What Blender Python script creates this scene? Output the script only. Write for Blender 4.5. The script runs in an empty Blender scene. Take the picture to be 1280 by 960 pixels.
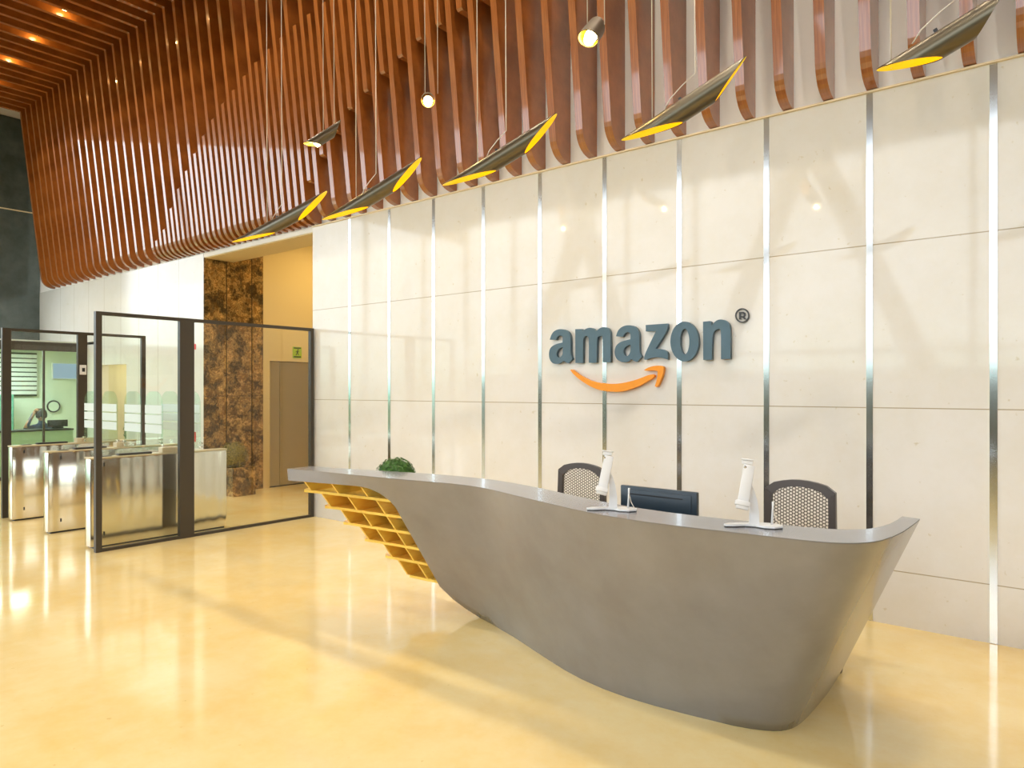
import bpy, bmesh, math, random
from mathutils import Vector, Matrix
random.seed(7)
SC = bpy.context.scene
COL = SC.collection
PI = math.pi
# ---------------------------------------------------------------- camera model (used to read real positions)
F, CX, CY, H = 877., 640., 487., 1.6
TH = math.radians(38.8); S_, C_ = math.sin(TH), math.cos(TH)
def ray(px, py):
    a = (px-CX)/F; b = (CY-py)/F
    return (a*C_-S_, a*S_+C_, b)
def atZ(px, py, Z):
    r = ray(px, py); t = (Z-H)/r[2]; return (r[0]*t, r[1]*t, Z)
def atY(px, py, Y):
    r = ray(px, py); t = Y/r[1]; return (r[0]*t, Y, H+r[2]*t)
def atX(px, py, X):
    r = ray(px, py); t = X/r[0]; return (X, r[1]*t, H+r[2]*t)
D = 5.34
# ---------------------------------------------------------------- helpers
class MB:
    def __init__(s): s.bm = bmesh.new()
    def box(s, a, b, bev=0):
        x0, y0, z0 = a; x1, y1, z1 = b
        v = [s.bm.verts.new(p) for p in [(x0,y0,z0),(x1,y0,z0),(x1,y1,z0),(x0,y1,z0),(x0,y0,z1),(x1,y0,z1),(x1,y1,z1),(x0,y1,z1)]]
        fs = [s.bm.faces.new([v[i] for i in q]) for q in [(0,3,2,1),(4,5,6,7),(0,1,5,4),(1,2,6,5),(2,3,7,6),(3,0,4,7)]]
        if bev:
            es = list({e for f in fs for e in f.edges})
            bmesh.ops.bevel(s.bm, geom=es, offset=bev, segments=2, affect='EDGES', profile=.5)
        return s
    def prism(s, poly, ax, c0, c1, other=None):
        """extrude polygon (2D) along axis ax from c0 to c1"""
        def P(u, w, c):
            return {'x': (c, u, w), 'y': (u, c, w), 'z': (u, w, c)}[ax]
        A = [s.bm.verts.new(P(u, w, c0)) for u, w in poly]
        B = [s.bm.verts.new(P(u, w, c1)) for u, w in poly]
        s.bm.faces.new(A); s.bm.faces.new(B[::-1])
        n = len(poly)
        for i in range(n):
            s.bm.faces.new([A[i], B[i], B[(i+1) % n], A[(i+1) % n]])
        return s
    def tube(s, pts, r, n=10, cap=True, closed=False):
        pts = [Vector(p) for p in pts]; rings = []
        rr = r if isinstance(r, (list, tuple)) else [r]*len(pts)
        N = len(pts); up = None
        for i, p in enumerate(pts):
            if closed: t = pts[(i+1) % N]-pts[i-1]
            else: t = pts[min(i+1, N-1)]-pts[max(i-1, 0)]
            t.normalize()
            if up is None: up = Vector((0,0,1)) if abs(t.z) < .9 else Vector((1,0,0))
            u = (up - t*up.dot(t)).normalized(); w = t.cross(u); up = u
            rings.append([s.bm.verts.new(p+(u*math.cos(2*PI*k/n)+w*math.sin(2*PI*k/n))*rr[i]) for k in range(n)])
        for i in range(N if closed else N-1):
            a, b = rings[i], rings[(i+1) % N]
            for k in range(n):
                s.bm.faces.new([a[k], a[(k+1) % n], b[(k+1) % n], b[k]])
        if cap and not closed:
            s.bm.faces.new(rings[0][::-1]); s.bm.faces.new(rings[-1])
        return s
    def lathe(s, prof, c=(0,0,0), n=24):
        rings = []
        for r, z in prof:
            rings.append([s.bm.verts.new((c[0]+r*math.cos(2*PI*k/n), c[1]+r*math.sin(2*PI*k/n), c[2]+z)) for k in range(n)])
        for a, b in zip(rings, rings[1:]):
            for k in range(n): s.bm.faces.new([a[k], a[(k+1) % n], b[(k+1) % n], b[k]])
        s.bm.faces.new(rings[0][::-1]); s.bm.faces.new(rings[-1])
        return s
    def grid(s, rows):
        V = [[s.bm.verts.new(p) for p in r] for r in rows]
        for a, b in zip(V, V[1:]):
            for k in range(len(a)-1):
                s.bm.faces.new([a[k], a[k+1], b[k+1], b[k]])
        return s
    def xform(s, M):
        bmesh.ops.transform(s.bm, matrix=M, verts=s.bm.verts); return s
    def build(s, name, mat, parent=None, smooth=False, mods=()):
        bmesh.ops.recalc_face_normals(s.bm, faces=s.bm.faces)
        me = bpy.data.meshes.new(name); s.bm.to_mesh(me); s.bm.free()
        for m in (mat if isinstance(mat, (list, tuple)) else [mat]): me.materials.append(m)
        if smooth:
            for p in me.polygons: p.use_smooth = True
            if smooth == 'auto':
                me.set_sharp_from_angle(angle=math.radians(60 if name == 'front_panel' else 35))
        o = bpy.data.objects.new(name, me); COL.objects.link(o)
        if parent: o.parent = parent
        return o
def thing(name, label, cat, loc=(0,0,0), rz=0, group=None):
    o = bpy.data.objects.new(name, None); COL.objects.link(o)
    o.empty_display_size = .1
    o.location = loc; o.rotation_euler = (0,0,rz)
    return tag(o, label, cat, group)
def tag(o, label, cat, group=None, kind=None):
    o['label'] = label; o['category'] = cat
    if group: o['group'] = group
    if kind: o['kind'] = kind
    return o
def struct(o, label=None):
    o['kind'] = 'structure'
    if label: o['label'] = label
    return o
def dup(root, loc=None, label=None, group=None):
    r = root.copy(); COL.objects.link(r)
    if loc is not None: r.location = loc
    if label: r['label'] = label
    if group: r['group'] = group
    for ch in list(root.children):
        c = ch.copy(); COL.objects.link(c); c.parent = r
        for g in list(ch.children):
            d = g.copy(); COL.objects.link(d); d.parent = c
    return r
# ---------------------------------------------------------------- materials
def newmat(name):
    m = bpy.data.materials.new(name); m.use_nodes = True
    nt = m.node_tree; return m, nt, nt.nodes['Principled BSDF']
def pbr(name, col, rough=.5, metal=0, spec=.5, coat=0, emit=None, es=0, noise=None, bump=0):
    m, nt, b = newmat(name)
    b.inputs['Base Color'].default_value = (*col, 1)
    b.inputs['Roughness'].default_value = rough
    b.inputs['Metallic'].default_value = metal
    b.inputs['Specular IOR Level'].default_value = spec
    b.inputs['Coat Weight'].default_value = coat
    b.inputs['Coat Roughness'].default_value = .05; b.inputs['Coat IOR'].default_value = 1.55 if name == 'brown_timber' else 1.5
    if emit:
        b.inputs['Emission Color'].default_value = (*emit, 1); b.inputs['Emission Strength'].default_value = es
    if noise:   # (col2, scale, stretch)
        col2, sc, st = noise
        tc = nt.nodes.new('ShaderNodeTexCoord'); mp = nt.nodes.new('ShaderNodeMapping')
        mp.inputs['Scale'].default_value = st
        nz = nt.nodes.new('ShaderNodeTexNoise'); nz.inputs['Scale'].default_value = sc; nz.inputs['Detail'].default_value = 6
        nz.inputs['Roughness'].default_value = .62
        cr = nt.nodes.new('ShaderNodeValToRGB')
        cr.color_ramp.elements[0].position = .35; cr.color_ramp.elements[0].color = (*col2, 1)
        cr.color_ramp.elements[1].position = .65; cr.color_ramp.elements[1].color = (*col, 1)
        nt.links.new(tc.outputs['Object'], mp.inputs['Vector']); nt.links.new(mp.outputs[0], nz.inputs['Vector'])
        nt.links.new(nz.outputs[0], cr.inputs[0]); nt.links.new(cr.outputs[0], b.inputs['Base Color'])
        if bump:
            bp = nt.nodes.new('ShaderNodeBump'); bp.inputs['Strength'].default_value = bump; bp.inputs['Distance'].default_value = .01
            nt.links.new(nz.outputs[0], bp.inputs['Height']); nt.links.new(bp.outputs[0], b.inputs['Normal'])
    return m
def emis(name, col, s):
    m = bpy.data.materials.new(name); m.use_nodes = True; nt = m.node_tree; nt.nodes.clear()
    e = nt.nodes.new('ShaderNodeEmission'); e.inputs[0].default_value = (*col, 1); e.inputs[1].default_value = s
    o = nt.nodes.new('ShaderNodeOutputMaterial'); nt.links.new(e.outputs[0], o.inputs[0]); return m
def glassmat(name, tint, refl=1.0, ior=1.45):
    m = bpy.data.materials.new(name); m.use_nodes = True; nt = m.node_tree; nt.nodes.clear()
    t = nt.nodes.new('ShaderNodeBsdfTransparent'); t.inputs[0].default_value = (*tint, 1)
    g = nt.nodes.new('ShaderNodeBsdfGlossy'); g.inputs['Roughness'].default_value = .02
    lw = nt.nodes.new('ShaderNodeLayerWeight'); lw.inputs[0].default_value = .5
    pw = nt.nodes.new('ShaderNodeMath'); pw.operation = 'POWER'; pw.inputs[1].default_value = 5; nt.links.new(lw.outputs['Facing'], pw.inputs[0])
    fr = nt.nodes.new('ShaderNodeMath'); fr.operation = 'MULTIPLY_ADD'; fr.inputs[1].default_value = .94; fr.inputs[2].default_value = .03; nt.links.new(pw.outputs[0], fr.inputs[0])
    mx = nt.nodes.new('ShaderNodeMixShader'); o = nt.nodes.new('ShaderNodeOutputMaterial')
    nt.links.new(fr.outputs[0], mx.inputs[0]); nt.links.new(t.outputs[0], mx.inputs[1]); nt.links.new(g.outputs[0], mx.inputs[2])
    nt.links.new(mx.outputs[0], o.inputs[0]); return m
def stone(name, base, vein, joints_z, joints_x=(), rough=.08, jc=(.45,.38,.26), coat=.0, scale=1.6, spec=.5):
    """polished limestone with flecks and thin joints"""
    m, nt, b = newmat(name)
    N = nt.nodes.new; L = nt.links.new
    tc = N('ShaderNodeTexCoord'); sep = N('ShaderNodeSeparateXYZ'); L(tc.outputs['Object'], sep.inputs[0])
    nz = N('ShaderNodeTexNoise'); nz.inputs['Scale'].default_value = scale; nz.inputs['Detail'].default_value = 9; nz.inputs['Roughness'].default_value = .7
    L(tc.outputs['Object'], nz.inputs['Vector'])
    cr = N('ShaderNodeValToRGB'); e = cr.color_ramp.elements
    e[0].position = .3; e[0].color = (*vein, 1); e[1].position = .62; e[1].color = (*base, 1)
    L(nz.outputs[0], cr.inputs[0])
    fz = N('ShaderNodeTexNoise'); fz.inputs['Scale'].default_value = 22; fz.inputs['Detail'].default_value = 3
    L(tc.outputs['Object'], fz.inputs['Vector'])
    fr = N('ShaderNodeValToRGB'); fr.color_ramp.elements[0].position = .22; fr.color_ramp.elements[0].color = (.72,.64,.42,1)
    fr.color_ramp.elements[1].position = .30; fr.color_ramp.elements[1].color = (1,1,1,1); L(fz.outputs[0], fr.inputs[0])
    mu = N('ShaderNodeMix'); mu.data_type = 'RGBA'; mu.blend_type = 'MULTIPLY'; mu.inputs[0].default_value = .6
    L(cr.outputs[0], mu.inputs[6]); L(fr.outputs[0], mu.inputs[7])
    last = mu.outputs[2]
    mask = None
    for ax, js in (('Z', joints_z), ('X', joints_x)):
        for j in js:
            s = N('ShaderNodeMath'); s.operation = 'COMPARE'; L(sep.outputs[ax], s.inputs[0]); s.inputs[1].default_value = j; s.inputs[2].default_value = .0035
            if mask is None: mask = s.outputs[0]
            else:
                a = N('ShaderNodeMath'); a.operation = 'MAXIMUM'; L(mask, a.inputs[0]); L(s.outputs[0], a.inputs[1]); mask = a.outputs[0]
    if mask is not None:
        mj = N('ShaderNodeMix'); mj.data_type = 'RGBA'; L(mask, mj.inputs[0]); L(last, mj.inputs[6]); mj.inputs[7].default_value = (*jc, 1)
        last = mj.outputs[2]
    L(last, b.inputs['Base Color'])
    b.inputs['Roughness'].default_value = rough; b.inputs['Specular IOR Level'].default_value = spec; b.inputs['Coat Weight'].default_value = coat
    return m
CREAM = (.83,.80,.755); CREAM2 = (.78,.735,.65)
STX = [-.405-.7095*n for n in range(-3, 10)]
M = {}
M['wallstone'] = stone('cream_limestone', CREAM, CREAM2, (2.6, 1.475, .37), rough=.05, coat=.0, spec=.42)
M['wallwhite'] = stone('pale_limestone', (.83,.81,.76), (.79,.76,.69), (), [-11.05-.71*n for n in range(0, 8)], rough=.12)
M['plaster'] = pbr('cream_plaster', (.93,.91,.88), .6)
M['floor'] = stone('polished_yellow_marble_floor', (.93,.76,.40), (.88,.62,.22), (), rough=.10, scale=1.1, spec=.5)
M['strip'] = pbr('brushed_steel_strip', (.78,.80,.80), .13, 1)
M['ledge'] = pbr('pale_gold_trim', (.88,.74,.50), .3)
M['slat'] = pbr('brown_timber', (.42,.14,.028), .28, spec=.6, coat=1.0, noise=((.26,.078,.012), 3, (30, 1, 1)))
M['soffit'] = pbr('soffit_paint', (.78,.66,.42), .6)
M['rightwall'] = pbr('warm_brown_wall', (.26,.16,.07), .5)
M['lowfacade'] = pbr('grey_green_facade_panel', (.16,.22,.19), .3)
M['ceil'] = pbr('ceiling_paint', (.86,.82,.76), .7)
M['ceildark'] = pbr('ceiling_dark_timber', (.10,.04,.016), .7)
M['brownmetal'] = pbr('dark_bronze_frame', (.060,.050,.038), .4, .1)
M['glass'] = glassmat('clear_glass', (.975,.99,.975))
M['glassgreen'] = glassmat('green_tinted_glass', (.90,.975,.94))
M['desk'] = pbr('bronze_grey_laminate', (.30,.305,.335), .24, .3, coat=.25, noise=((.255,.255,.275), 2.2, (1,1,1)))
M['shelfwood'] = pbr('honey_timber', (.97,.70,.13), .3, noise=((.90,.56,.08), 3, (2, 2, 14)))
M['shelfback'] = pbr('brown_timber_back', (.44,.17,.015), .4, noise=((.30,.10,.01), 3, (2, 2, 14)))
M['steel'] = pbr('satin_stainless_steel', (.80,.77,.70), .17, 1)
def streak(m):
    nt = m.node_tree; b = nt.nodes['Principled BSDF']; N = nt.nodes.new
    tc = N('ShaderNodeTexCoord'); mp = N('ShaderNodeMapping'); mp.inputs['Scale'].default_value = (2.4, 2.4, .01)
    nz = N('ShaderNodeTexNoise'); nz.inputs['Scale'].default_value = 1.6; nz.inputs['Detail'].default_value = 1
    bp = N('ShaderNodeBump'); bp.inputs['Strength'].default_value = 1; bp.inputs['Distance'].default_value = .05
    nt.links.new(tc.outputs['Object'], mp.inputs[0]); nt.links.new(mp.outputs[0], nz.inputs[0]); nt.links.new(nz.outputs[0], bp.inputs['Height']); nt.links.new(bp.outputs[0], b.inputs['Normal'])
streak(M['steel'])
M['steeltop'] = pbr('beige_lid', (.72,.62,.42), .3, .2)
M['black'] = pbr('black_plastic', (.02,.02,.022), .4)
M['white'] = pbr('white_plastic', (.86,.87,.88), .35)
M['lettergrey'] = pbr('slate_blue_letter', (.085,.155,.205), .4, noise=((.07,.13,.17), 4, (1,1,1)))
M['orange'] = pbr('orange_letter', (.90,.32,.008), .45)
M['charcoal'] = pbr('charcoal_letter', (.05,.055,.06), .5)
M['darkwall'] = pbr('dark_green_grey_panel', (.07,.095,.09), .07, spec=.8, noise=((.11,.14,.135), 3, (1,1,1)))
M['lamptube'] = pbr('dark_bronze_tube', (.15,.125,.085), .33, .85)
M['lampgold'] = pbr('yellow_gold_interior', (.98,.70,.02), .35, emit=(1,.68,.01), es=.75)  # emission in the lining stands in for bulb light on the gold paint
M['wire'] = pbr('pale_wire', (.85,.78,.66), .4)
M['bulb'] = emis('warm_bulb', (1,.78,.35), 30)
M['chairframe'] = pbr('brown_black_plastic', (.085,.070,.062), .35)
M['chairmesh'] = pbr('dark_mesh', (.10,.085,.065), .5)
M['fabric'] = pbr('dark_grey_fabric', (.06,.06,.065), .8)
M['monitor'] = pbr('blue_black_plastic', (.02,.035,.05), .28)
M['leaf'] = pbr('boxwood_leaf', (.07,.20,.02), .55, noise=((.02,.08,.008), 40, (1,1,1)))
M['leafbrown'] = pbr('olive_leaf', (.50,.40,.07), .5, noise=((.05,.04,.008), 60, (1,1,1)))
M['officewall'] = pbr('office_wall_paint', (.82,.88,.78), .7)
M['greenpanel'] = pbr('pale_green_panel', (.50,.64,.42), .4)
M['tealpanel'] = pbr('teal_cabinet_paint', (.16,.42,.32), .4)
M['redsticker'] = pbr('red_sticker', (.75,.05,.04), .5)
M['skin'] = pbr('skin', (.48,.26,.15), .55)
M['hair'] = pbr('dark_hair', (.03,.025,.02), .6)
M['shirt'] = pbr('navy_shirt', (.05,.08,.16), .8)
M['exitgreen'] = pbr('green_sign_face', (.36,.52,.03), .5, emit=(.4,.6,.02), es=.15)
M['darkolive'] = pbr('dark_olive_print', (.03,.05,.01), .6)
M['screen'] = emis('pale_blue_screen', (.62,.80,1), 1.0)
M['lift'] = pbr('lift_door_steel', (.56,.56,.56), .3, .9)
M['facade'] = pbr('facade_frame', (.42,.33,.24), .5)
M['stripe'] = pbr('frosted_white_band', (.85,.93,.91), .5)
M['tan'] = pbr('tan_wall_paint', (.80,.66,.36), .6)
M['corridor'] = pbr('corridor_paint', (.74,.70,.52), .6)
M['gold'] = pbr('gold_coping', (.75,.42,.05), .3, .5)
M['ceramic'] = pbr('beige_planter', (.62,.52,.36), .5)
# dark emperador marble
def emperador():
    m, nt, b = newmat('brown_veined_marble'); N = nt.nodes.new; L = nt.links.new
    tc = N('ShaderNodeTexCoord')
    nz = N('ShaderNodeTexNoise'); nz.inputs['Scale'].default_value = 5; nz.inputs['Detail'].default_value = 10; nz.inputs['Roughness'].default_value = .75
    L(tc.outputs['Object'], nz.inputs['Vector'])
    mixv = N('ShaderNodeMix'); mixv.data_type = 'VECTOR'; mixv.inputs[0].default_value = .6
    L(tc.outputs['Object'], mixv.inputs[4]); L(nz.outputs['Color'], mixv.inputs[5])
    vo = N('ShaderNodeTexVoronoi'); vo.feature = 'DISTANCE_TO_EDGE'; vo.inputs['Scale'].default_value = 10
    L(mixv.outputs[1], vo.inputs['Vector'])
    cr = N('ShaderNodeValToRGB'); e = cr.color_ramp.elements
    e[0].position = 0; e[0].color = (.50,.40,.22,1); e[1].position = .07; e[1].color = (.13,.085,.04,1)
    L(vo.outputs['Distance'], cr.inputs[0])
    cr2 = N('ShaderNodeValToRGB'); e = cr2.color_ramp.elements
    e[0].position = .42; e[0].color = (.35,.33,.3,1); e[1].position = .62; e[1].color = (2.6,2.1,1.3,1)
    L(nz.outputs[0], cr2.inputs[0])
    mu = N('ShaderNodeMix'); mu.data_type = 'RGBA'; mu.blend_type = 'MULTIPLY'; mu.inputs[0].default_value = 1
    L(cr.outputs[0], mu.inputs[6]); L(cr2.outputs[0], mu.inputs[7])
    sep = N('ShaderNodeSeparateXYZ'); L(tc.outputs['Object'], sep.inputs[0]); mask = None
    for ax, j in (('Y', 5.70), ('Y', 6.13), ('Z', 1.5)):
        s = N('ShaderNodeMath'); s.operation = 'COMPARE'; L(sep.outputs[ax], s.inputs[0]); s.inputs[1].default_value = j; s.inputs[2].default_value = .008 if ax == 'Y' else .003
        if mask is None: mask = s.outputs[0]
        else:
            a = N('ShaderNodeMath'); a.operation = 'MAXIMUM'; L(mask, a.inputs[0]); L(s.outputs[0], a.inputs[1]); mask = a.outputs[0]
    mj = N('ShaderNodeMix'); mj.data_type = 'RGBA'; L(mask, mj.inputs[0]); L(mu.outputs[2], mj.inputs[6]); mj.inputs[7].default_value = (.04,.03,.02,1)
    L(mj.outputs[2], b.inputs['Base Color']); b.inputs['Roughness'].default_value = .12
    return m
M['emperador'] = emperador()
# ---------------------------------------------------------------- the room
XL, XR, YF, ZT = -17.2, 5.0, -8.0, 7.62
TOP = 3.657
struct(MB().box((-24, -9, -.15), (XR+.3, 12, 0)).build('floor', M['floor']), 'polished warm yellow marble floor')
b = MB(); b.box((-7.53, D, 0), (XR, D+.25, TOP))
struct(b.build('wall_back', M['wallstone']), 'polished cream stone wall behind the reception desk')
b = MB(); b.box((XL-3, D+.02, TOP), (XR, D+.27, ZT)); b.box((-10.26, D, 3.595), (-7.53, D+.25, TOP))
struct(b.build('wall_upper', M['plaster']), 'cream plaster wall behind the timber fins')
b = MB()
b.box((-12.95, D, 0), (-10.27, D+.12, TOP)); b.box((-14.7, D, 0), (-14.0, D+.12, TOP)); b.box((-20.2, D, 2.5), (-14.7, D+.12, TOP)); b.box((-14.0, D, 2.05), (-12.95, D+.12, TOP))
struct(b.build('wall_side', M['wallwhite']), 'pale stone wall to the left of the lift lobby')
# lift lobby
b = MB(); b.box((-10.38, D+.12, 0), (-10.26, 6.33, 4.3)); b.box((-10.27, D-.002, 0), (-10.26, D+.12, 3.59))
struct(b.build('wall_lobby_left', M['emperador']), 'brown veined marble wall of the lift lobby')
b = MB(); b.box((-10.38, 6.33, 0), (-10.26, 6.45, 4.3)); b.box((-10.38, 6.45, 2.07), (-10.26, 8.05, 4.3)); b.box((-10.38, 8.05, 0), (-10.26, 10.5, 4.3))
b.box((-10.26, 10.5, 0), (-6.0, 10.6, 4.3)); b.box((-6.1, D+.25, 0), (-6.0, 10.5, 4.3))
struct(b.build('wall_lobby', M['tan']), 'tan stone wall around the lift door')
b = MB(); b.box((-10.26, D+.02, 3.585), (-7.3, 5.82, 3.6)); b.box((-10.4, 5.8, 4.2), (-6.0, 10.6, 4.3)); b.box((-10.26, 5.8, 3.6), (-7.3, 5.84, 4.25))
b.box((-7.53, D+.25, 3.5), (-6.0, 5.84, 4.3))
struct(b.build('ceiling_lobby', M['soffit']), 'beige soffit over the lobby opening')
struct(MB().box((-10.5, 6.4, -.02), (-10.42, 8.1, 2.15)).box((-10.42, 6.44, 0), (-10.26, 8.06, .012)).build('wall_lift_backing', M['black']))  # black backing and sill added to stop light leaking under the lift door
d = thing('door_1', 'grey steel lift door', 'door', (-10.28, 7.25, 0)); del d['category']; struct(d)
for y0, y1 in ((-.80, -.60), (-.595, .80)):
    MB().box((-.05, y0, .01), (-.01, y1, 2.06), .004).build('door_leaf', M['lift'], d)
# side doorway interior
b = MB()
b.box((-14.1, D+.12, 0), (-14.0, 7.6, 2.6)); b.box((-12.95, D+.12, 0), (-12.85, 7.6, 2.6)); b.box((-14.1, 7.6, 0), (-12.85, 7.7, 2.6)); b.box((-14.1, D+.12, 2.5), (-12.85, 7.7, 2.6))
struct(b.build('wall_corridor', M['corridor']), 'tan corridor beyond the side doorway')
# left dark wall
struct(MB().box((XL-.15, 3.7, 2.62), (XL, D, 5.32)).box((XL-.15, 3.7, 5.345), (XL, D, 7.25)).build('wall_left', M['darkwall']), 'dark polished panel wall at the far left')
struct(MB().box((XL-.15, 3.7, 5.32), (XL+.004, D, 5.345)).build('trim_1', M['ledge']))
struct(MB().box((XL-.3, YF, 7.25), (XL-.02, D, ZT)).build('trim_2', M['plaster']))
# ledge and stone strips
struct(MB().box((-7.53, D-.02, TOP-.004), (XR, D+.02, TOP+.009)).build('trim_3', M['ledge']), 'thin pale gold ledge on top of the stone wall')
for i, x in enumerate(STX):
    struct(MB().box((x-.0205, D-.004, .004), (x+.0205, D+.02, TOP-.008)).build('trim_%d' % (i+4), M['strip']))
# ceiling, far side
struct(MB().box((XL-.3, -1.1, ZT), (XR, D+.27, ZT+.1)).build('ceiling', M['ceildark']), 'dark ceiling above the timber fins')
struct(MB().box((XL-.3, YF-.3, 8.9), (XR, -1.1, 9.0)).box((XL-.3, -1.15, ZT-.1), (XR, -1.05, 8.95)).build('ceiling_front', M['ceil']))
# glazed facade behind the camera: frame with raking beams
b = MB()
b.box((XL, YF-.2, 7.5), (XR, YF, 8.95)); b.box((XL, YF-.2, 0), (XR, YF, .12))
x = XL
while x < XR:
    b.box((x-.06, YF-.15, 0), (x+.06, YF, 8.55)); x += 2.2
b.box((XL, YF-.12, 2.5), (XR, YF-.04, 2.6))
def rake(b, x0, x1, w=.55):
    b.prism([(x0-w/2, 0), (x0+w/2, 0), (x1+w/2+(x1-x0)*.3, 8.5), (x1-w/2+(x1-x0)*.3, 8.5)], 'y', YF+.15, YF+.55)
for x0, x1 in ((-15, -12), (-9.5, -11.8), (-8.6, -5.8), (-1.8, -4.6), (-.6, 2.0)): rake(b, x0, x1)
struct(MB().box((XL, YF-.1, .12), (XR, YF-.02, 2.1)).build('wall_front_low', M['lowfacade']))
struct(b.build('wall_front', M['facade']), 'glazed street front with raking beams')
struct(MB().box((XR, YF-.2, 0), (XR+.2, D+.25, 8.95)).build('wall_right', M['rightwall']))
b = MB(); b.box((XL-.3, YF-.2, 0), (XL, 1.0, .4)); b.box((XL-.3, YF-.2, 6.9), (XL, 3.7, 7.5)); b.box((XL-.3, YF-.2, 7.4), (XL, -1.1, 8.95))
for y in (-6, -3.5, -1, 1.4, 3.6): b.box((XL-.12, y-.05, .4), (XL, y+.05, 6.9))
b.box((XL-.3, 1.0, 0), (XL-.1, D, 2.62))
struct(b.build('wall_left_glazed', M['facade']))
# ---------------------------------------------------------------- timber fins
def fx(n):
    return -.528-.2839*n if n <= 14.5 else -.528-.2839*14.5-.2900*(n-14.5)
def yfront(z): return 5.12-(z-3.85)*.1125
SW = .07
ZC0, ZC1 = 7.13, 7.5
def fin_profile():
    p = [(5.355, 3.672), (5.31, 3.672)]
    c0 = Vector((5.31, 3.672)); c1 = Vector((5.145, 3.70)); c2 = Vector((yfront(3.86), 3.86))
    for i in range(1, 9):
        t = i/8; q = c0*(1-t)**2+c1*2*t*(1-t)+c2*t*t; p.append((q.x, q.y))
    p += [(yfront(ZC0), ZC0), (-1.0, ZC0), (-1.0, ZC1), (5.355, ZC1)]
    return p
fin = MB().prism(fin_profile(), 'x', -SW/2, SW/2).build('timber_fin', M['slat'])
tag(fin, 'full-height brown timber fin with a rounded foot that turns along the ceiling', 'fin', 'full-height timber fins')
fin.location = (fx(0), 0, 0)
for n in list(range(-8, 0))+list(range(1, 56)):
    o = fin.copy(); COL.objects.link(o); o.location = (fx(n), 0, 0)
# intermediate fins
d1 = [(-11.6,3.6),(-11.347,3.828),(-11.061,4.11),(-10.788,4.371),(-10.504,4.607),(-10.209,4.819),(-9.93,5.0),(-9.638,5.183),(-9.361,5.337),(-9.052,5.486),(-8.764,5.59),(-8.487,5.69),(-8.2,5.78),(-7.878,5.86),(-7.59,5.915),(-7.311,5.965),(-7.02,6.0),(-6.737,6.03),(-6.2,6.08),(-4,6.2)]
d2 = [(-7.6,3.85),(-7.326,4.089),(-6.993,4.372),(-6.7,4.59),(-6.411,4.772),(-6.115,4.888),(-5.821,5.003),(-5.519,5.09),(-5.255,5.171),(-4.951,5.225),(-4.675,5.265),(-4,5.32)]
def lerp(tab, x):
    for a, c in zip(tab, tab[1:]):
        if x <= c[0]: return a[1]+(c[1]-a[1])*(x-a[0])/(c[0]-a[0])
    return tab[-1][1]
for k in range(13, 38):
    n = k+.5; x = fx(n)
    zt = lerp(d1, x-.035)
    foot = x < -7.35
    if foot:
        prof = [p for p in fin_profile()[:10]]
        if zt < 3.95: zt = 3.98
        prof += [(yfront(zt-.03), zt-.03), (yfront(zt)+.03, zt), (5.355, zt)]
        lab = 'short brown infill fin reaching down to the rounded foot, between two full-height fins'
        g = 'short infill fins with a foot'
    else:
        zb = lerp(d2, x-.035)
        prof = [(5.355, zb), (yfront(zb)+.02, zb), (yfront(zb), zb+.02), (yfront(zt-.03), zt-.03), (yfront(zt)+.03, zt), (5.355, zt)]
        lab = 'brown infill fin cut off square well above the ledge, between two full-height fins'
        g = 'infill fins cut off above the ledge'
    o = MB().prism(prof, 'x', -SW/2, SW/2).build('infill_fin', M['slat'])
    o.location = (x, 0, 0)
    tag(o, lab, 'fin', g)
# ---------------------------------------------------------------- ceiling spotlights between fins
def spotlamp(x, y, z, energy, size, col=(1,.88,.70), parent=None, soft=.06):
    l = bpy.data.lights.new('spot_glow', 'SPOT'); l.energy = energy; l.color = col; l.spot_size = math.radians(size); l.spot_blend = .6; l.shadow_soft_size = soft
    o = bpy.data.objects.new('spot_glow', l); COL.objects.link(o)
    if parent: o.parent = parent
    o.location = (x, y, z); return o
def glow(t, loc, e):
    l = bpy.data.lights.new('bulb_glow', 'POINT'); l.energy = e; l.color = (1,.72,.3); l.shadow_soft_size = .02
    o = bpy.data.objects.new('bulb_glow', l); COL.objects.link(o); o.parent = t; o.location = loc
proto = None
vis = {39: 'nearest the fin corner', 43: 'middle one of the three seen', 47: 'leftmost and farthest'}
for n in (2.5, 6.5, 10.5, 14.5, 18.5, 22.5, 26.5, 30.5, 34.5, 38.5, 42.5, 46.5, 50.5):
    x = (fx(math.floor(n))+fx(math.ceil(n)))/2
    if proto is None:
        t = thing('ceiling_spotlight', 'small warm ceiling spotlight glowing in the gap between ceiling fins', 'ceiling light', (x, 3.93, 7.20), 0, 'spotlights between the ceiling fins')
        MB().lathe([(.045, 0), (.05, .0), (.05, .3), (.045, .3)]).build('housing', M['lamptube'], t, 'auto')
        MB().lathe([(.042, -.004), (.042, -.001)]).build('lens', M['bulb'], t)
        glow(t, (0, 0, -.04), 5)
        spotlamp(0, 0, -.03, 110, 110, parent=t)
        proto = t; bright = [c_ for c_ in t.children if c_.type == 'LIGHT' and c_.data.type == 'SPOT'][0].data.copy(); bright.energy = 230
    else:
        t = dup(proto, (x, 3.93, 7.20))
    if n < 24:
        for c_ in t.children:
            if c_.type == 'LIGHT' and c_.data.type == 'SPOT': c_.data = bright
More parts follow.
